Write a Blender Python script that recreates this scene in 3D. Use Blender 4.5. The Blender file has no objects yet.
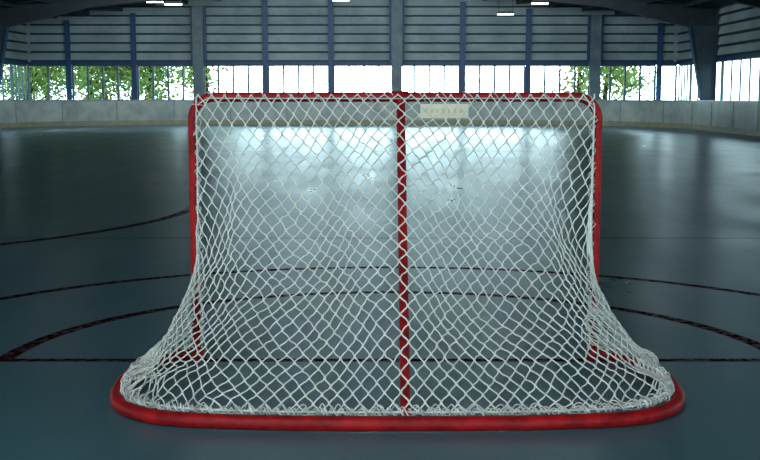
import bpy, math, random
import numpy as np
from mathutils import Vector, noise
random.seed(4)
S = bpy.context.scene
S.view_settings.view_transform = 'Standard'
S.view_settings.look = 'None'

# ------------------------------------------------------------ materials
def new_mat(name):
    m = bpy.data.materials.new(name); m.use_nodes = True
    nt = m.node_tree
    b = nt.nodes['Principled BSDF']
    return m, nt, b
def mixrgb(nt, fac, a, b, mode='MIX'):
    n = nt.nodes.new('ShaderNodeMixRGB'); n.blend_type = mode
    for sock, v in ((n.inputs[0], fac), (n.inputs[1], a), (n.inputs[2], b)):
        if isinstance(v, (int, float)): sock.default_value = v
        elif isinstance(v, tuple): sock.default_value = (*v, 1)
        else: nt.links.new(v, sock)
    return n.outputs[0]
def mth(nt, op, a, b=None, c=None):
    n = nt.nodes.new('ShaderNodeMath'); n.operation = op
    for i, v in enumerate((a, b, c)):
        if v is None: continue
        if isinstance(v, (int, float)): n.inputs[i].default_value = v
        else: nt.links.new(v, n.inputs[i])
    return n.outputs[0]
def ntex(nt, scale, detail=4, rough=0.6, vec=None):
    n = nt.nodes.new('ShaderNodeTexNoise')
    n.inputs['Scale'].default_value = scale; n.inputs['Detail'].default_value = detail
    n.inputs['Roughness'].default_value = rough
    if vec is None:
        tc = nt.nodes.new('ShaderNodeTexCoord'); vec = tc.outputs['Object']
    nt.links.new(vec, n.inputs['Vector'])
    return n.outputs['Fac']
def ramp(nt, fac, lo, hi, a=0.0, b=1.0):
    n = nt.nodes.new('ShaderNodeMapRange')
    n.inputs['From Min'].default_value = lo; n.inputs['From Max'].default_value = hi
    n.inputs['To Min'].default_value = a; n.inputs['To Max'].default_value = b
    nt.links.new(fac, n.inputs['Value']); return n.outputs[0]
def simple(name, c1, c2=None, rough=0.5, scale=5, metal=0.0, bump=0.0, spec=0.5):
    m, nt, b = new_mat(name)
    c2 = c2 or tuple(x*0.7 for x in c1)
    f = ramp(nt, ntex(nt, scale), 0.35, 0.65)
    nt.links.new(mixrgb(nt, f, c1, c2), b.inputs['Base Color'])
    b.inputs['Roughness'].default_value = rough; b.inputs['Metallic'].default_value = metal
    b.inputs['Specular IOR Level'].default_value = spec
    if bump:
        bp = nt.nodes.new('ShaderNodeBump'); bp.inputs['Strength'].default_value = bump
        bp.inputs['Distance'].default_value = 0.01
        nt.links.new(ntex(nt, scale*6), bp.inputs['Height']); nt.links.new(bp.outputs[0], b.inputs['Normal'])
    return m

M_red = simple('red_paint', (0.40,0.008,0.010), (0.19,0.003,0.005), 0.5, 14, bump=0.12, spec=0.2)
M_cord = simple('white_cord', (0.80,0.80,0.74), (0.62,0.63,0.58), 0.85, 30)
M_lace = simple('lacing_cord', (0.74,0.73,0.68), (0.40,0.40,0.37), 0.9, 25)
M_clad = simple('louvre_metal', (0.34,0.43,0.46), (0.22,0.30,0.33), 0.55, 0.8)
M_blue = simple('blue_steel', (0.012,0.06,0.17), (0.008,0.04,0.12), 0.5, 3)
M_grey = simple('grey_steel', (0.12,0.17,0.20), (0.07,0.11,0.14), 0.5, 2)
M_col = simple('portal_steel', (0.040,0.062,0.085), (0.022,0.038,0.055), 0.6, 2)
M_dark = simple('dark_steel', (0.018,0.032,0.045), (0.01,0.018,0.025), 0.6, 2)
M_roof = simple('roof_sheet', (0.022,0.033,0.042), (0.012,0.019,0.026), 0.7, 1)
M_board = simple('board_panel', (0.40,0.44,0.41), (0.24,0.29,0.28), 0.5, 1.5)
M_kick = simple('kick_strip', (0.28,0.27,0.17), (0.20,0.20,0.14), 0.5, 3)
M_cap = simple('cap_rail', (0.25,0.30,0.32), (0.18,0.22,0.25), 0.4, 3)
M_ban = simple('banner_vinyl', (0.92,0.88,0.66), (0.85,0.80,0.6), 0.5, 1)
M_ban2 = simple('banner_ink', (0.80,0.70,0.48), (0.76,0.66,0.45), 0.5, 1)
M_ground = simple('outside_grass', (0.06,0.09,0.03), (0.10,0.11,0.06), 0.9, 0.6)
M_bark = simple('bark', (0.05,0.03,0.02), (0.03,0.02,0.015), 0.9, 6)

def leafmat(name, c1, c2):
    m, nt, b = new_mat(name)
    f = ramp(nt, ntex(nt, 1.4, 2), 0.35, 0.65)
    col = mixrgb(nt, f, c1, c2)
    nt.links.new(col, b.inputs['Base Color']); b.inputs['Roughness'].default_value = 0.7
    tr = nt.nodes.new('ShaderNodeBsdfTranslucent'); nt.links.new(col, tr.inputs[0])
    mx = nt.nodes.new('ShaderNodeMixShader'); mx.inputs[0].default_value = 0.5
    nt.links.new(b.outputs[0], mx.inputs[1]); nt.links.new(tr.outputs[0], mx.inputs[2])
    nt.links.new(mx.outputs[0], nt.nodes['Material Output'].inputs[0])
    return m
M_leaf = leafmat('leaves', (0.14,0.25,0.04), (0.36,0.37,0.10))

# ---- dimensions
GX, GY = 0.068, 5.03           # goal centre / goal line
XL, XR, YF, YN = -16.0, 13.5, 51.0, -14.0
BXL, BXR, BYF = -14.9, 11.7, 49.0
MIDX = (XL+XR)/2; EAVE, APEX = 4.75, 6.3
SL = (APEX-EAVE)/((XR-XL)/2)
def roofz(x): return APEX - SL*abs(x-MIDX)

# ---- floor material with court lines
def floor_mat():
    m, nt, b = new_mat('court_floor')
    tc = nt.nodes.new('ShaderNodeTexCoord'); sep = nt.nodes.new('ShaderNodeSeparateXYZ')
    nt.links.new(tc.outputs['Object'], sep.inputs[0])
    X, Y = sep.outputs[0], sep.outputs[1]
    big = ramp(nt, ntex(nt, 0.55, 5, 0.65), 0.35, 0.68)
    mid = ramp(nt, ntex(nt, 5, 6, 0.7), 0.35, 0.7)
    fine = ramp(nt, ntex(nt, 90, 3, 0.7), 0.3, 0.7)
    c = mixrgb(nt, big, (0.052,0.145,0.176), (0.027,0.090,0.118))
    c = mixrgb(nt, mth(nt,'MULTIPLY',mid,0.55), c, (0.022,0.076,0.100))
    c = mixrgb(nt, mth(nt,'MULTIPLY',fine,0.6), c, (0.11,0.215,0.25))
    mp = nt.nodes.new('ShaderNodeMapping'); mp.inputs['Scale'].default_value = (1.0,0.25,1); mp.inputs['Rotation'].default_value=(0,0,0.4)
    nt.links.new(tc.outputs['Object'], mp.inputs[0])
    sc = ramp(nt, ntex(nt, 3.5, 8, 0.75, mp.outputs[0]), 0.58, 0.75)
    c = mixrgb(nt, mth(nt,'MULTIPLY',sc,0.5), c, (0.014,0.04,0.055))
    def circ(cx, cy, r, w, lo=None, hi=None):
        dx = mth(nt,'SUBTRACT',X,cx); dy = mth(nt,'SUBTRACT',Y,cy)
        d = mth(nt,'SQRT',mth(nt,'ADD',mth(nt,'MULTIPLY',dx,dx),mth(nt,'MULTIPLY',dy,dy)))
        o = mth(nt,'LESS_THAN',mth(nt,'ABSOLUTE',mth(nt,'SUBTRACT',d,r)),w/2)
        if lo is not None: o = mth(nt,'MULTIPLY',o,mth(nt,'GREATER_THAN',dy,lo))
        if hi is not None: o = mth(nt,'MULTIPLY',o,ramp(nt,dy,hi,hi+1.2,1.0,0.0))
        return o
    def hline(y, w): return mth(nt,'LESS_THAN',mth(nt,'ABSOLUTE',mth(nt,'SUBTRACT',Y,y)),w/2)
    L = hline(GY, 0.06)
    for o in (circ(GX,GY,1.80,0.08,0.0), circ(GX,GY,2.82,0.085,0.0), circ(-6.55,12.0,4.5,0.12,None,-0.2)):
        L = mth(nt,'MAXIMUM',L,o)
    wear = ramp(nt, ntex(nt, 22, 6, 0.75), 0.30, 0.50, 0.75, 1.0)
    Lw = mth(nt,'MULTIPLY',L,wear)
    c = mixrgb(nt, Lw, c, (0.024,0.0025,0.004))
    far = mth(nt,'MAXIMUM', hline(25.0,0.3), hline(9.5,0.12))
    c = mixrgb(nt, mth(nt,'MULTIPLY',far,0.6), c, (0.012,0.025,0.045))
    nt.links.new(c, b.inputs['Base Color'])
    mp2 = nt.nodes.new('ShaderNodeMapping'); mp2.inputs['Scale'].default_value = (1.6,0.5,1)
    nt.links.new(tc.outputs['Object'], mp2.inputs[0])
    r = ramp(nt, ntex(nt, 1.0, 4, 0.6, mp2.outputs[0]), 0.3, 0.7, 0.27, 0.36)
    nt.links.new(r, b.inputs['Roughness'])
    nt.links.new(mth(nt,'MULTIPLY_ADD',mth(nt,'MAXIMUM',Lw,mth(nt,'MULTIPLY',far,0.5)),-0.42,0.42), b.inputs['Specular IOR Level'])
    bp = nt.nodes.new('ShaderNodeBump'); bp.inputs['Strength'].default_value = 0.14; bp.inputs['Distance'].default_value = 0.003
    nt.links.new(ntex(nt, 75, 3, 0.6), bp.inputs['Height']); nt.links.new(bp.outputs[0], b.inputs['Normal'])
    return m
M_floor = floor_mat()

# ------------------------------------------------------------ mesh builder
class MB:
    def __init__(s): s.v=[]; s.f=[]; s.m=[]
    def quad(s, pts, mi=0):
        k=len(s.v); s.v += [tuple(p) for p in pts]; s.f.append(tuple(range(k,k+len(pts)))); s.m.append(mi)
    def box(s, x0,x1,y0,y1,z0,z1, mi=0):
        k=len(s.v)
        s.v += [(x0,y0,z0),(x1,y0,z0),(x1,y1,z0),(x0,y1,z0),(x0,y0,z1),(x1,y0,z1),(x1,y1,z1),(x0,y1,z1)]
        for q in ((0,3,2,1),(4,5,6,7),(0,1,5,4),(1,2,6,5),(2,3,7,6),(3,0,4,7)):
            s.f.append(tuple(k+i for i in q)); s.m.append(mi)
    def prism(s, poly, y0, y1, mi=0):   # poly in xz
        k=len(s.v); n=len(poly)
        s.v += [(x,y0,z) for x,z in poly]+[(x,y1,z) for x,z in poly]
        s.f.append(tuple(k+i for i in range(n))); s.m.append(mi)
        s.f.append(tuple(k+n+i for i in reversed(range(n)))); s.m.append(mi)
        for i in range(n):
            j=(i+1)%n; s.f.append((k+i,k+n+i,k+n+j,k+j)); s.m.append(mi)
    def tube(s, pts, r, n=6, mi=0, cap=True):
        P=[Vector(p) for p in pts]; N=len(P)
        R = r if hasattr(r,'__len__') else [r]*N
        k=len(s.v); ref=None
        for i in range(N):
            t=(P[min(i+1,N-1)]-P[max(i-1,0)])
            if t.length<1e-9: t=Vector((0,0,1))
            t.normalize()
            if ref is None:
                ref=Vector((0,0,1)) if abs(t.z)<0.9 else Vector((1,0,0))
            a=(ref-t*ref.dot(t)).normalized(); ref=a; b=t.cross(a)
            for j in range(n):
                an=2*math.pi*j/n; s.v.append(tuple(P[i]+(a*math.cos(an)+b*math.sin(an))*R[i]))
        for i in range(N-1):
            for j in range(n):
                j2=(j+1)%n
                s.f.append((k+i*n+j,k+i*n+j2,k+(i+1)*n+j2,k+(i+1)*n+j)); s.m.append(mi)
        if cap:
            s.f.append(tuple(k+j for j in reversed(range(n)))); s.m.append(mi)
            s.f.append(tuple(k+(N-1)*n+j for j in range(n))); s.m.append(mi)
    def obj(s, name, mats, parent=None, smooth=False, loc=None):
        me=bpy.data.meshes.new(name); me.from_pydata(s.v,[],s.f)
        for m in (mats if isinstance(mats,(list,tuple)) else [mats]): me.materials.append(m)
        me.polygons.foreach_set('material_index', s.m)
        if smooth: me.polygons.foreach_set('use_smooth',[True]*len(s.f))
        me.update()
        o=bpy.data.objects.new(name,me); S.collection.objects.link(o)
        if parent: o.parent=parent
        if loc: o.location=loc
        return o
def empty(name, loc=(0,0,0)):
    e=bpy.data.objects.new(name,None); S.collection.objects.link(e); e.location=loc; return e
def catmull(P, n=12):
    P=[Vector(p) for p in P]; out=[]
    Q=[P[0]*2-P[1]]+P+[P[-1]*2-P[-2]]
    for i in range(1,len(Q)-2):
        for k in range(n):
            t=k/n; a,b,c,d=Q[i-1],Q[i],Q[i+1],Q[i+2]
            out.append(0.5*((2*b)+(c-a)*t+(2*a-5*b+4*c-d)*t*t+(3*b-a-3*c+d)*t**3))
    out.append(P[-1]); return out

# ============================================================ HOCKEY GOAL (local: goal line at y=0, camera side -y)
goal = empty('hockey_goal', (GX,GY,0))
HW=0.908; TR=0.021; ZT=1.200
path=[(-HW,0,0.0),(-HW,0,0.3),(-HW,0,0.7),(-HW,0,1.0)]
Rc=0.10
for k in range(0,9):
    a=math.pi - k*math.pi/16
    path.append((-HW+Rc+Rc*math.cos(a),0,ZT-Rc+Rc*math.sin(a)))
path2=[(-x,y,z) for x,y,z in reversed(path)]
mb=MB(); mb.tube(path+[(-0.4,0,ZT),(0,0,ZT),(0.4,0,ZT)]+path2, TR, 16)
mb.obj('front_frame', M_red, goal, True)
half=[(-0.908,0.0),(-1.0,-0.02),(-1.08,-0.12),(-1.12,-0.30),(-1.13,-0.52),(-1.10,-0.76),(-1.02,-0.92),(-0.86,-1.03),(-0.6,-1.08),(-0.3,-1.098),(0,-1.102)]
full=half+[(-x,y) for x,y in reversed(half[:-1])]
BR=0.0275
basep=catmull([(x,y,BR+0.001) for x,y in full],10)
mb=MB(); mb.tube(basep,BR,16)
mb.obj('base_frame', M_red, goal, True)
CB=0.025
mb=MB(); mb.tube(catmull([(CB,0.0,ZT),(CB,-0.06,ZT-0.10),(CB,-0.49,0.63),(CB,-0.95,0.14),(CB,-1.07,0.045)],10),0.0195,14)
mb.tube([(CB-0.035,0,ZT),(CB+0.035,0,ZT)],TR+0.006,14)
mb.obj('centre_brace', M_red, goal, True)
mb=MB()
for sx in(-1,1):
    mb.tube([(sx*HW,0,0.0),(sx*HW,0,0.055)],0.034,16)
mb.obj('post_sockets', M_red, goal, True)

# net surface
halfc=[Vector(p) for p in catmull([(x,y,0) for x,y in reversed([(-a,b) for a,b in half])],14)]
seg=[0]
for i in range(1,len(halfc)): seg.append(seg[-1]+(halfc[i]-halfc[i-1]).length)
Ltot=seg[-1]
def base_at(s):
    s=min(max(s,0),Ltot)
    i=int(np.searchsorted(seg,s)); i=min(max(i,1),len(seg)-1)
    f=(s-seg[i-1])/(seg[i]-seg[i-1]); return halfc[i-1].lerp(halfc[i],f)
def sst(a,b,x):
    t=min(max((x-a)/(b-a),0),1); return t*t*(3-2*t)
NQ,NV,ZB=90,70,0.062
def surf(q,t):
    s=q*Ltot; B=base_at(s)
    tx=min(s*0.97, 0.885) if s<0.7 else 0.679+(0.885-0.679)*sst(0.7-0.35,1.25,s)*1.0 - (0.885-0.679)*sst(0.35,1.25,0.7)*(1-sst(0.7,1.25,s))
    p=1.0+0.9*sst(0.03,0.45,s)+4.8*sst(0.55,1.35,s)
    w=(1-t)**p
    bx=B.x*0.975; by=B.y*0.975
    return Vector((tx*(1-w)+bx*w, -0.032*(1-w)*(1 if q<0.98 else 0.3)+by*w, ZB+(ZT+0.012-ZB)*t))
G=np.zeros((NQ+1,NV+1,3))
for i in range(NQ+1):
    q=i/NQ
    fine=[surf(q,1-k/200) for k in range(201)]
    c=[0]
    for k in range(1,201): c.append(c[-1]+(fine[k]-fine[k-1]).length)
    arr=np.array([tuple(p) for p in fine]); c=np.array(c)/c[-1]
    vv=np.linspace(0,1,NV+1)
    for a in range(3): G[i,:,a]=np.interp(vv,c,arr[:,a])
SL_=np.zeros((NQ+1,NV+1))
for j in range(NV+1):
    d=np.linalg.norm(np.diff(G[:,j,:],axis=0),axis=1); SL_[1:,j]=np.cumsum(d)
def net_point(s,v):
    sg=1 if s>=0 else -1; a=abs(s); v=min(max(v,0),1)
    fj=v*NV; j=min(int(fj),NV-1); u=fj-j
    def at(jj):
        L=SL_[:,jj]; return np.array([np.interp(a,L,G[:,jj,k]) for k in range(3)])
    p=at(j)*(1-u)+at(j+1)*u
    Lm=SL_[-1,j]*(1-u)+SL_[-1,j+1]*u
    return Vector((sg*p[0],p[1],p[2])), Lm
def jit(p,v,edge,layer=0):
    e=math.sin(math.pi*min(max(v,0),1))**0.5*edge
    low=noise.noise_vector(p*2.6+Vector((3,1,7)))*0.032
    mid=noise.noise_vector(p*9+Vector((1,5,2)))*0.010
    hi=noise.noise_vector(p*38)*0.0055
    nb=1-sst(0.0,0.2,abs(p.x-CB))
    low*=1-0.85*nb; mid*=1-0.5*nb
    o=(low+mid)*e+hi*(0.3+0.7*e)
    if nb>0: o+=Vector((0,-0.02,0.008))*nb*min(1,e*1.5)
    slack=sst(0.72,0.97,v)*(1-sst(0.97,1.0,v))
    o+=noise.noise_vector(p*6+Vector((9,9,9)))*0.048*slack*sst(0.2,1.0,abs(p.x))
    if layer:
        o+=noise.noise_vector(p*8+Vector((4,2,19)))*0.02+Vector((0.006,-0.004,0.0))
    q=p+o; q.z=max(q.z,0.012)
    return q
DS=0.0295; NR=38
mb=MB()
def netpos(s,v,layer=0):
    p,L=net_point(s,v); edge=sst(0,0.25,L-abs(s)) if L-abs(s)>0 else 0
    return jit(p,v,edge,layer)
imax=int(Ltot/DS)+3
def lattice(rows,so,vo,layer,keep=lambda s:True):
    for j in rows:
        for i in range(-imax,imax+1):
            if (i+j)%2: continue
            for di in(-1,1):
                s0,s1=i*DS+so,(i+di)*DS+so; v0,v1=j/NR+vo,(j+1)/NR+vo
                if not keep(s0): continue
                v0=min(v0,1); v1=min(v1,1)
                L0=net_point(s0,v0)[1]; L1=net_point(s1,v1)[1]
                in0=abs(s0)<=L0; in1=abs(s1)<=L1
                if not in0 and not in1: continue
                ta,tb=0,1
                if not in0: ta=min(1,(abs(s0)-L0)/((abs(s0)-L0)+(L1-abs(s1))+1e-6))
                if not in1: tb=1-min(1,(abs(s1)-L1)/((abs(s1)-L1)+(L0-abs(s0))+1e-6))
                pts=[];rs=[]
                K=5
                for k in range(K+1):
                    t=ta+(tb-ta)*k/K
                    ss=t*t*(3-2*t)*0.55+t*0.45
                    pts.append(netpos(s0+(s1-s0)*ss, v0+(v1-v0)*t,layer))
                    kn=min(t,1-t)
                    rs.append(0.0047 if kn<0.06 else 0.0027+0.0004*j/NR)
                mb.tube(pts,rs,5,cap=False)
lattice(range(NR),0.01,0.0,0)
lattice(range(NR-6,NR),0.024,0.006,1,lambda s:abs(s)>1.05)
mb.obj('netting', M_cord, goal, True)

rod=[(p.x*0.972,p.y*0.972,0.062) for p in basep]
def dense(path,step=0.006):
    P=[Vector(p) for p in path]; c=[0]
    for i in range(1,len(P)): c.append(c[-1]+(P[i]-P[i-1]).length)
    n=int(c[-1]/step); xs=np.linspace(0,c[-1],n); A=np.array([tuple(p) for p in P])
    return [Vector([np.interp(x,c,A[:,k]) for k in range(3)]) for x in xs], xs
def helix(mb,path,R,pitch,r,jitter=0.3,seg=None):
    P,xs=dense(path,pitch/10); out=[]
    ref=None
    for i,p in enumerate(P):
        t=(P[min(i+1,len(P)-1)]-P[max(i-1,0)]).normalized()
        if ref is None: ref=Vector((0,0,1)) if abs(t.z)<.9 else Vector((0,1,0))
        a=(ref-t*ref.dot(t)).normalized(); ref=a; b=t.cross(a)
        an=2*math.pi*xs[i]/pitch + jitter*3*noise.noise(p*7)
        RR=R*(1+jitter*0.35*noise.noise(p*30))
        out.append(p+(a*math.cos(an)+b*math.sin(an))*RR)
    mb.tube(out,r,5)
mb=MB()
mb.tube(rod,0.0045,6)
mb.tube([(x,y+0.008,z-0.01+0.006*math.sin(i*0.7)) for i,(x,y,z) in enumerate(rod)],0.0035,6)
helix(mb,rod,0.012,0.035,0.0032,1.2)
helix(mb,rod,0.017,0.052,0.003,1.5)
helix(mb,[(x,y+0.012,z+0.006) for x,y,z in rod],0.020,0.071,0.0028,1.6)
fp=[p for p in path+[(-0.4,0,ZT),(0,0,ZT),(0.4,0,ZT)]+path2]
fpc=catmull(fp,6)
helix(mb,[p for p in fpc if p.z>1.15],TR+0.003,0.115,0.0022,0.5)
for sx in (-1,1):
    pl=[Vector((sx*(HW-0.024),-0.014,0.08+k*0.03)) for k in range(36)]
    helix(mb,pl,0.010,0.045,0.003,1.4)
    helix(mb,pl,0.015,0.085,0.0026,1.4)
bz=[p+Vector((0,-TR-0.006,-0.006)) for p in fpc if p.z>1.17]
mb.tube([p+Vector((0,0,0.004*noise.noise(p*20))) for p in bz],0.0032,6)
mb.obj('lacing', M_lace, goal, True)

# ============================================================ FLOOR & ground
mb=MB(); mb.quad([(XL,YN,0),(XR,YN,0),(XR,YF,0),(XL,YF,0)]); mb.obj('floor',M_floor)
mb=MB(); mb.quad([(-140,-90,-0.06),(140,-90,-0.06),(140,180,-0.06),(-140,180,-0.06)]); mb.obj('grass_ground',M_ground)

# ============================================================ RINK BOARDS
def board_path(off=0):
    xl,xr,yf=BXL-off,BXR+off,BYF+off; R=7.0+off; pts=[(xl,-2.0)]
    for y in range(2,int(yf-R),4): pts.append((xl,float(y)))
    for k in range(17):
        a=math.pi-k*math.pi/32; pts.append((xl+R+R*math.cos(a),yf-R+R*math.sin(a)))
    for k in range(17):
        a=math.pi/2-k*math.pi/32; pts.append((xr-R+R*math.cos(a),yf-R+R*math.sin(a)))
    for y in range(int(yf-R)-3,1,-4): pts.append((xr,float(y)))
    pts.append((xr,-2.0)); return pts
mb=MB()
def ribbon(o0,o1,z0,z1,mi):
    A,B=board_path(o0),board_path(o1)
    for i in range(len(A)-1):
        a,b,c,d=A[i],A[i+1],B[i+1],B[i]
        mb.quad([(*a,z0),(*b,z0),(*b,z1),(*a,z1)],mi)
        mb.quad([(*d,z0),(*c,z0),(*c,z1),(*d,z1)],mi)
        mb.quad([(*a,z1),(*b,z1),(*c,z1),(*d,z1)],mi)
ribbon(0,0.1,0.2,1.03,0); ribbon(-0.015,0.1,0.0,0.2,1); ribbon(-0.03,0.13,1.03,1.09,2)
bp=board_path(0)
P,xs=dense([(x,y,0) for x,y in bp],2.4)
for p in P:
    mb.box(p.x-0.02,p.x+0.02,p.y-0.02,p.y+0.02,0.2,1.03,2)
mb.obj('rink_boards',[M_board,M_kick,M_cap])
mb=MB(); mb.box(1.75,3.85,BYF-0.06,BYF-0.027,0.28,0.9,0)
for k in range(7): mb.box(1.95+k*0.25,2.08+k*0.25,BYF-0.07,BYF-0.058,0.5,0.7,1)
mb.obj('advertising_banner',[M_ban,M_ban2])

# ============================================================ WALLS
WB=2.78
def louvre_len(z, x0, x1):
    if z<=EAVE: return x0,x1
    h=max(0,(APEX-z)/SL); return max(x0,MIDX-h),min(x1,MIDX+h)
mb=MB(); z=WB; st=0.40
while z<APEX-0.02:
    zt=min(z+st,APEX)
    a,b=louvre_len(z,XL,XR); c,d=louvre_len(zt,XL,XR)
    k=[(a,z),(b,z)]
    if z<EAVE<zt: k+=[(XR,EAVE),(d,zt),(c,zt),(XL,EAVE)]
    else: k+=[(d,zt),(c,zt)]
    mb.quad([(x,YF-0.16+ (zz-z)/st*0.14,zz) for x,zz in k],0)
    mb.quad([(a,YF,z),(b,YF,z),(b,YF-0.16,z),(a,YF-0.16,z)],0)
    mb.quad([(x,YF+0.02,zz) for x,zz in k],0)
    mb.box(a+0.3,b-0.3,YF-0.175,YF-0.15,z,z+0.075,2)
    z+=st
mb.box(XL,XR,YF-0.05,YF+0.05,0,0.95,0)
mb.box(XL,XR,YF-0.2,YF+0.06,WB-0.14,WB,1)
mb.obj('wall_far',[M_clad,M_blue,M_dark])
for nm,x,sg in (('wall_left',XL,1),('wall_right',XR,-1)):
    mb=MB(); z=WB
    while z<EAVE-0.3:
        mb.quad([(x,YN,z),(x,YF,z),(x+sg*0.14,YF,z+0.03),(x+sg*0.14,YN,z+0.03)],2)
        mb.quad([(x+sg*0.14,YN,z+0.03),(x+sg*0.14,YF,z+0.03),(x+sg*0.02,YF,z+0.40),(x+sg*0.02,YN,z+0.40)],0)
        mb.quad([(x-sg*.02,YN,z),(x-sg*.02,YF,z),(x-sg*.02,YF,z+0.4),(x-sg*.02,YN,z+0.4)],0)
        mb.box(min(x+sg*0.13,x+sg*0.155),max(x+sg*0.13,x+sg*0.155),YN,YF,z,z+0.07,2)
        z+=0.40
    mb.box(x-0.05,x+0.05,YN,YF,0,0.95,0)
    mb.box(x-0.08,x+0.1,YN,YF,WB-0.14,WB,1)
    mb.obj(nm,[M_clad,M_blue,M_dark])

px=[-14.0+2.95*k for k in range(10)]
for k,x in enumerate(px):
    if x>XR-0.5: break
    thick = k in (2,5,8)
    mb=MB()
    if thick:
        mb.box(x-0.24,x+0.24,YF-0.66,YF-0.62,0,roofz(x)-0.35,0)
        mb.box(x-0.24,x+0.24,YF-0.30,YF-0.26,0,roofz(x)-0.35,0)
        mb.box(x-0.02,x+0.02,YF-0.62,YF-0.30,0,roofz(x)-0.35,0)
        mb.box(x-0.33,x+0.33,YF-0.74,YF-0.24,0,0.05,0)
        mb.box(x-0.34,x-0.24,YF-0.5,YF-0.4,WB,roofz(x)-0.35,1); mb.box(x+0.24,x+0.34,YF-0.5,YF-0.4,WB,roofz(x)-0.35,1)
        mb.obj('steel_column',[M_grey,M_blue])
    else:
        mb.box(x-0.12,x+0.12,YF-0.27,YF-0.24,0,roofz(x)-0.35,0)
        mb.box(x-0.02,x+0.02,YF-0.24,YF-0.21,0,roofz(x)-0.35,0)
        mb.box(x-0.15,x+0.15,YF-0.29,YF-0.21,0,0.03,0)
        mb.obj('wall_post',[M_blue])
wn=1
edges=[XL]+[x for x in px if x<XR-0.5]+[XR]
for a,b in zip(edges[:-1],edges[1:]):
    mb=MB(); y0,y1=YF-0.03,YF+0.03
    mb.box(a+0.1,b-0.1,y0,y1,0.95,1.02); mb.box(a+0.1,b-0.1,y0,y1,WB-0.2,WB-0.14)
    n=max(1,int((b-a)/0.73))
    for k in range(n+1):
        x=a+0.12+(b-a-0.24)*k/n; mb.box(x-0.045,x+0.045,y0,y1,1.02,WB-0.2)
    mb.obj('window_%d'%wn,M_grey); wn+=1
for x in (XL,XR):
    y=YN
    while y<YF-0.1:
        mb=MB(); y2=min(y+4.5,YF); mb.box(x-0.03,x+0.03,y+0.1,y2-0.1,0.95,1.02); mb.box(x-0.03,x+0.03,y+0.1,y2-0.1,WB-0.2,WB-0.14)
        for k in range(5):
            yy=y+0.1+(y2-y-0.2)*k/4; mb.box(x-0.03,x+0.03,yy-0.03,yy+0.03,1.02,WB-0.2)
        mb.obj('window_%d'%wn,M_grey); wn+=1; y+=4.5

for Y in (45,36,27,18,9,0,-9):
    mb=MB(); d=0.13
    for sg,xw in ((-1,XL),(1,XR)):
        def X(o): return xw-sg*o
        r=lambda o: roofz(X(o))-0.06
        mb.prism([(X(0.12),0),(X(0.16),0),(X(0.16),r(0.16)),(X(0.12),r(0.12))],Y-d,Y+d,0)
        mb.prism([(X(0.46),0),(X(0.50),0),(X(1.25),3.95),(X(1.21),4.0)],Y-d,Y+d,2)
        mb.prism([(X(0.16),0),(X(0.46),0),(X(1.21),4.0),(X(0.16),4.0)],Y-0.02,Y+0.02,0)
        mb.prism([(X(0.08),0),(X(0.56),0),(X(0.56),0.04),(X(0.08),0.04)],Y-0.2,Y+0.2,0)
        xa,xm=X(0.14),MIDX
        mb.prism([(xa,roofz(xa)-0.12),(xm,APEX-0.12),(xm,APEX-0.06),(xa,roofz(xa)-0.06)],Y-d,Y+d,1)
        xs_=X(1.25)
        mb.prism([(xs_,3.95),(X(4.5),roofz(X(4.5))-0.5),(xm,APEX-0.5),(xm,APEX-0.45),(X(4.5),roofz(X(4.5))-0.45),(xs_,4.0)],Y-d,Y+d,1)
        mb.prism([(xa,4.0),(xs_,4.0),(X(4.5),roofz(X(4.5))-0.45),(xm,APEX-0.45),(xm,APEX-0.1),(xa,roofz(xa)-0.1)],Y-0.02,Y+0.02,1)
    mb.obj('portal_frame',[M_col,M_dark,M_blue])
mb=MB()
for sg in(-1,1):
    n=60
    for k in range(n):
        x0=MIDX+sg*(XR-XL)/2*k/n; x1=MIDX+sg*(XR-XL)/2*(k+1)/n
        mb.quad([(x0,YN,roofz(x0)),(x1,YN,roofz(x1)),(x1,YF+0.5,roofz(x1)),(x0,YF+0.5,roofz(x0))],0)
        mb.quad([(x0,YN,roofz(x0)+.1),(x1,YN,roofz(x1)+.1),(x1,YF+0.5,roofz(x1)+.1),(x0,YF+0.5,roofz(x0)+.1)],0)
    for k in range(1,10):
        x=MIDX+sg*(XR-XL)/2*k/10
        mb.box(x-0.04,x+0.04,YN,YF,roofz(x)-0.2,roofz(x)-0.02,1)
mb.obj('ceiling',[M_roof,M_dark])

# ============================================================ LAMPS
mE,nt,b=new_mat('lamp_glow'); b.inputs['Emission Color'].default_value=(1,0.96,0.88,1); b.inputs['Emission Strength'].default_value=8
b.inputs['Base Color'].default_value=(1,1,1,1)
for (x,y,zc) in [(-9.2,46.5,5.08),(-1.6,46.5,5.14),(5.2,47,4.62),(6.4,45.5,4.94),(-8.0,44,4.78),(-1.6,34,5.3),(-7,24,4.9),(6,24,4.7),(-1.6,14,5.3),(-6,4,5),(4.5,4,4.9)]:
    mb=MB()
    mb.box(-0.35,0.35,-0.09,0.09,0.0,0.06,0)
    mb.prism([(-0.35,0.06),(0.35,0.06),(0.3,0.1),(-0.3,0.1)],-0.05,0.05,0)
    for sx in(-0.28,0.28): mb.tube([(sx,0,0.08),(sx,0,roofz(x+sx)-zc)],0.01,6,0)
    for sy in(-0.045,0.045): mb.tube([(-0.33,sy,-0.018),(0.33,sy,-0.018)],0.022,8,1)
    mb.obj('ceiling_lamp',[M_dark,mE],None,False,(x,y,zc))
def area(name,loc,target,sx,sy,power,col=(1,1,1)):
    l=bpy.data.lights.new(name,'AREA'); l.shape='RECTANGLE'; l.size=sx; l.size_y=sy; l.energy=power; l.color=col
    o=bpy.data.objects.new(name,l); S.collection.objects.link(o); o.location=loc
    o.rotation_euler=(Vector(target)-Vector(loc)).to_track_quat('-Z','Y').to_euler(); return o
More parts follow.
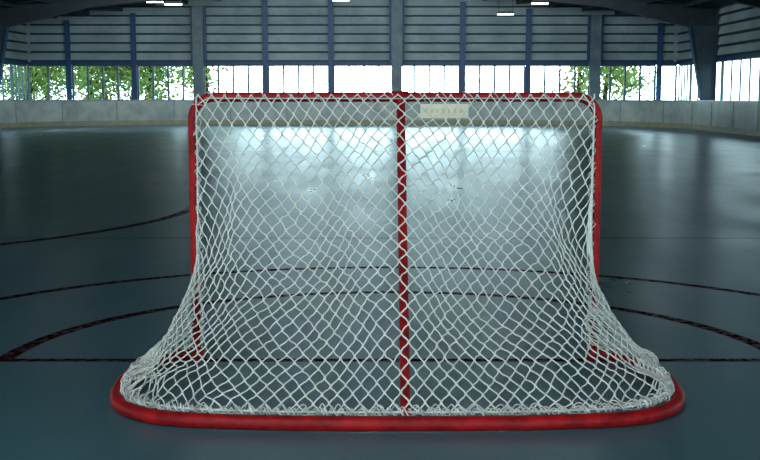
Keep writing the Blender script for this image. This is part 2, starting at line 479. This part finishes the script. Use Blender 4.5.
area('goal_fill_light',(-1.5,-0.2,4.2),(0.3,5.6,0.6),2.2,0.8,135,(0.95,0.99,1))  # added fill with no fixture, brightens net and goal from the camera side
area('far_wall_fill_light',(-1.3,38,4.9),(-1.3,51,3.6),18,0.6,900,(0.85,0.97,1))  # unseen area light, added to lift the far louvre cladding

# ============================================================ TREES
def tree_mesh(seed):
    rnd=random.Random(seed); mb=MB()
    mb.tube([(0,0,0),(0.05,0,1.2),(-0.05,0.1,2.6),(0.1,0,4.5)],[0.17,0.13,0.10,0.04],8,0)
    cl=[]
    for k in range(16):
        a=rnd.uniform(0,6.28); z=rnd.uniform(1.2,5.6); r=rnd.uniform(0.5,1.7)
        c=Vector((math.cos(a)*r,math.sin(a)*r,z)); cl.append(c)
        mb.tube([(0,0,max(0.8,z-0.9)),tuple(c*0.6+Vector((0,0,z-0.4))*0.4),tuple(c)],[0.05,0.03,0.012],5,0)
    for c in cl:
        for k in range(170):
            d=Vector((rnd.gauss(0,.5),rnd.gauss(0,.5),rnd.gauss(0,.4)))
            p=c+d; u=Vector((rnd.gauss(0,1),rnd.gauss(0,1),rnd.gauss(0,1))).normalized(); w=u.orthogonal().normalized()
            s=rnd.uniform(0.08,0.17)
            mb.quad([p-u*s,p+w*s*0.5,p+u*s,p-w*s*0.5],1)
    me=mb.obj('tmp',[M_bark,M_leaf]); d=me.data; bpy.data.objects.remove(me); return d
TM=[tree_mesh(s) for s in (1,2,3)]
spots=[]
for k in range(17): spots.append((-29+k*1.15+random.uniform(-.4,.4),random.uniform(57,68)))
for k in range(3): spots.append((11.0+k*1.6+random.uniform(-.4,.4),random.uniform(60,68)))
for k in range(4): spots.append((random.uniform(20,26),30+k*6.0))
for k in range(6): spots.append((random.uniform(-27,-23),20+k*5.5))
for k,(x,y) in enumerate(spots):
    o=bpy.data.objects.new('tree',TM[k%3]); S.collection.objects.link(o)
    o.location=(x,y,-0.06); o.rotation_euler=(0,0,random.uniform(0,6.28)); s=random.uniform(0.8,1.15); o.scale=(s,s,s)

# ============================================================ WORLD
w=bpy.data.worlds.new('World'); S.world=w; w.use_nodes=True
nt=w.node_tree; bg=nt.nodes['Background']
tc=nt.nodes.new('ShaderNodeTexCoord'); sp=nt.nodes.new('ShaderNodeSeparateXYZ'); nt.links.new(tc.outputs['Generated'],sp.inputs[0])
f=ramp(nt,sp.outputs[2],0.0,0.5)
nt.links.new(mixrgb(nt,f,(0.72,1.0,1.06),(0.42,0.78,1.0)),bg.inputs[0])
dp=nt.nodes.new('ShaderNodeVectorMath'); dp.operation='DOT_PRODUCT'
nt.links.new(tc.outputs['Generated'],dp.inputs[0]); dp.inputs[1].default_value=Vector((0.02,1.0,0.05)).normalized()
gl=mth(nt,'POWER',mth(nt,'MAXIMUM',dp.outputs['Value'],0.0),40.0)
nt.links.new(mth(nt,'MULTIPLY_ADD',gl,17.0,4.8),bg.inputs[1])

# ============================================================ CAMERA
cd=bpy.data.cameras.new('Camera'); cam=bpy.data.objects.new('Camera',cd); S.collection.objects.link(cam)
cd.sensor_width=36; cd.lens=36*1118/760; cam.location=(0,0,1.2)
cam.rotation_euler=(math.radians(90-6.78),0,0); cd.clip_end=500
S.camera=cam
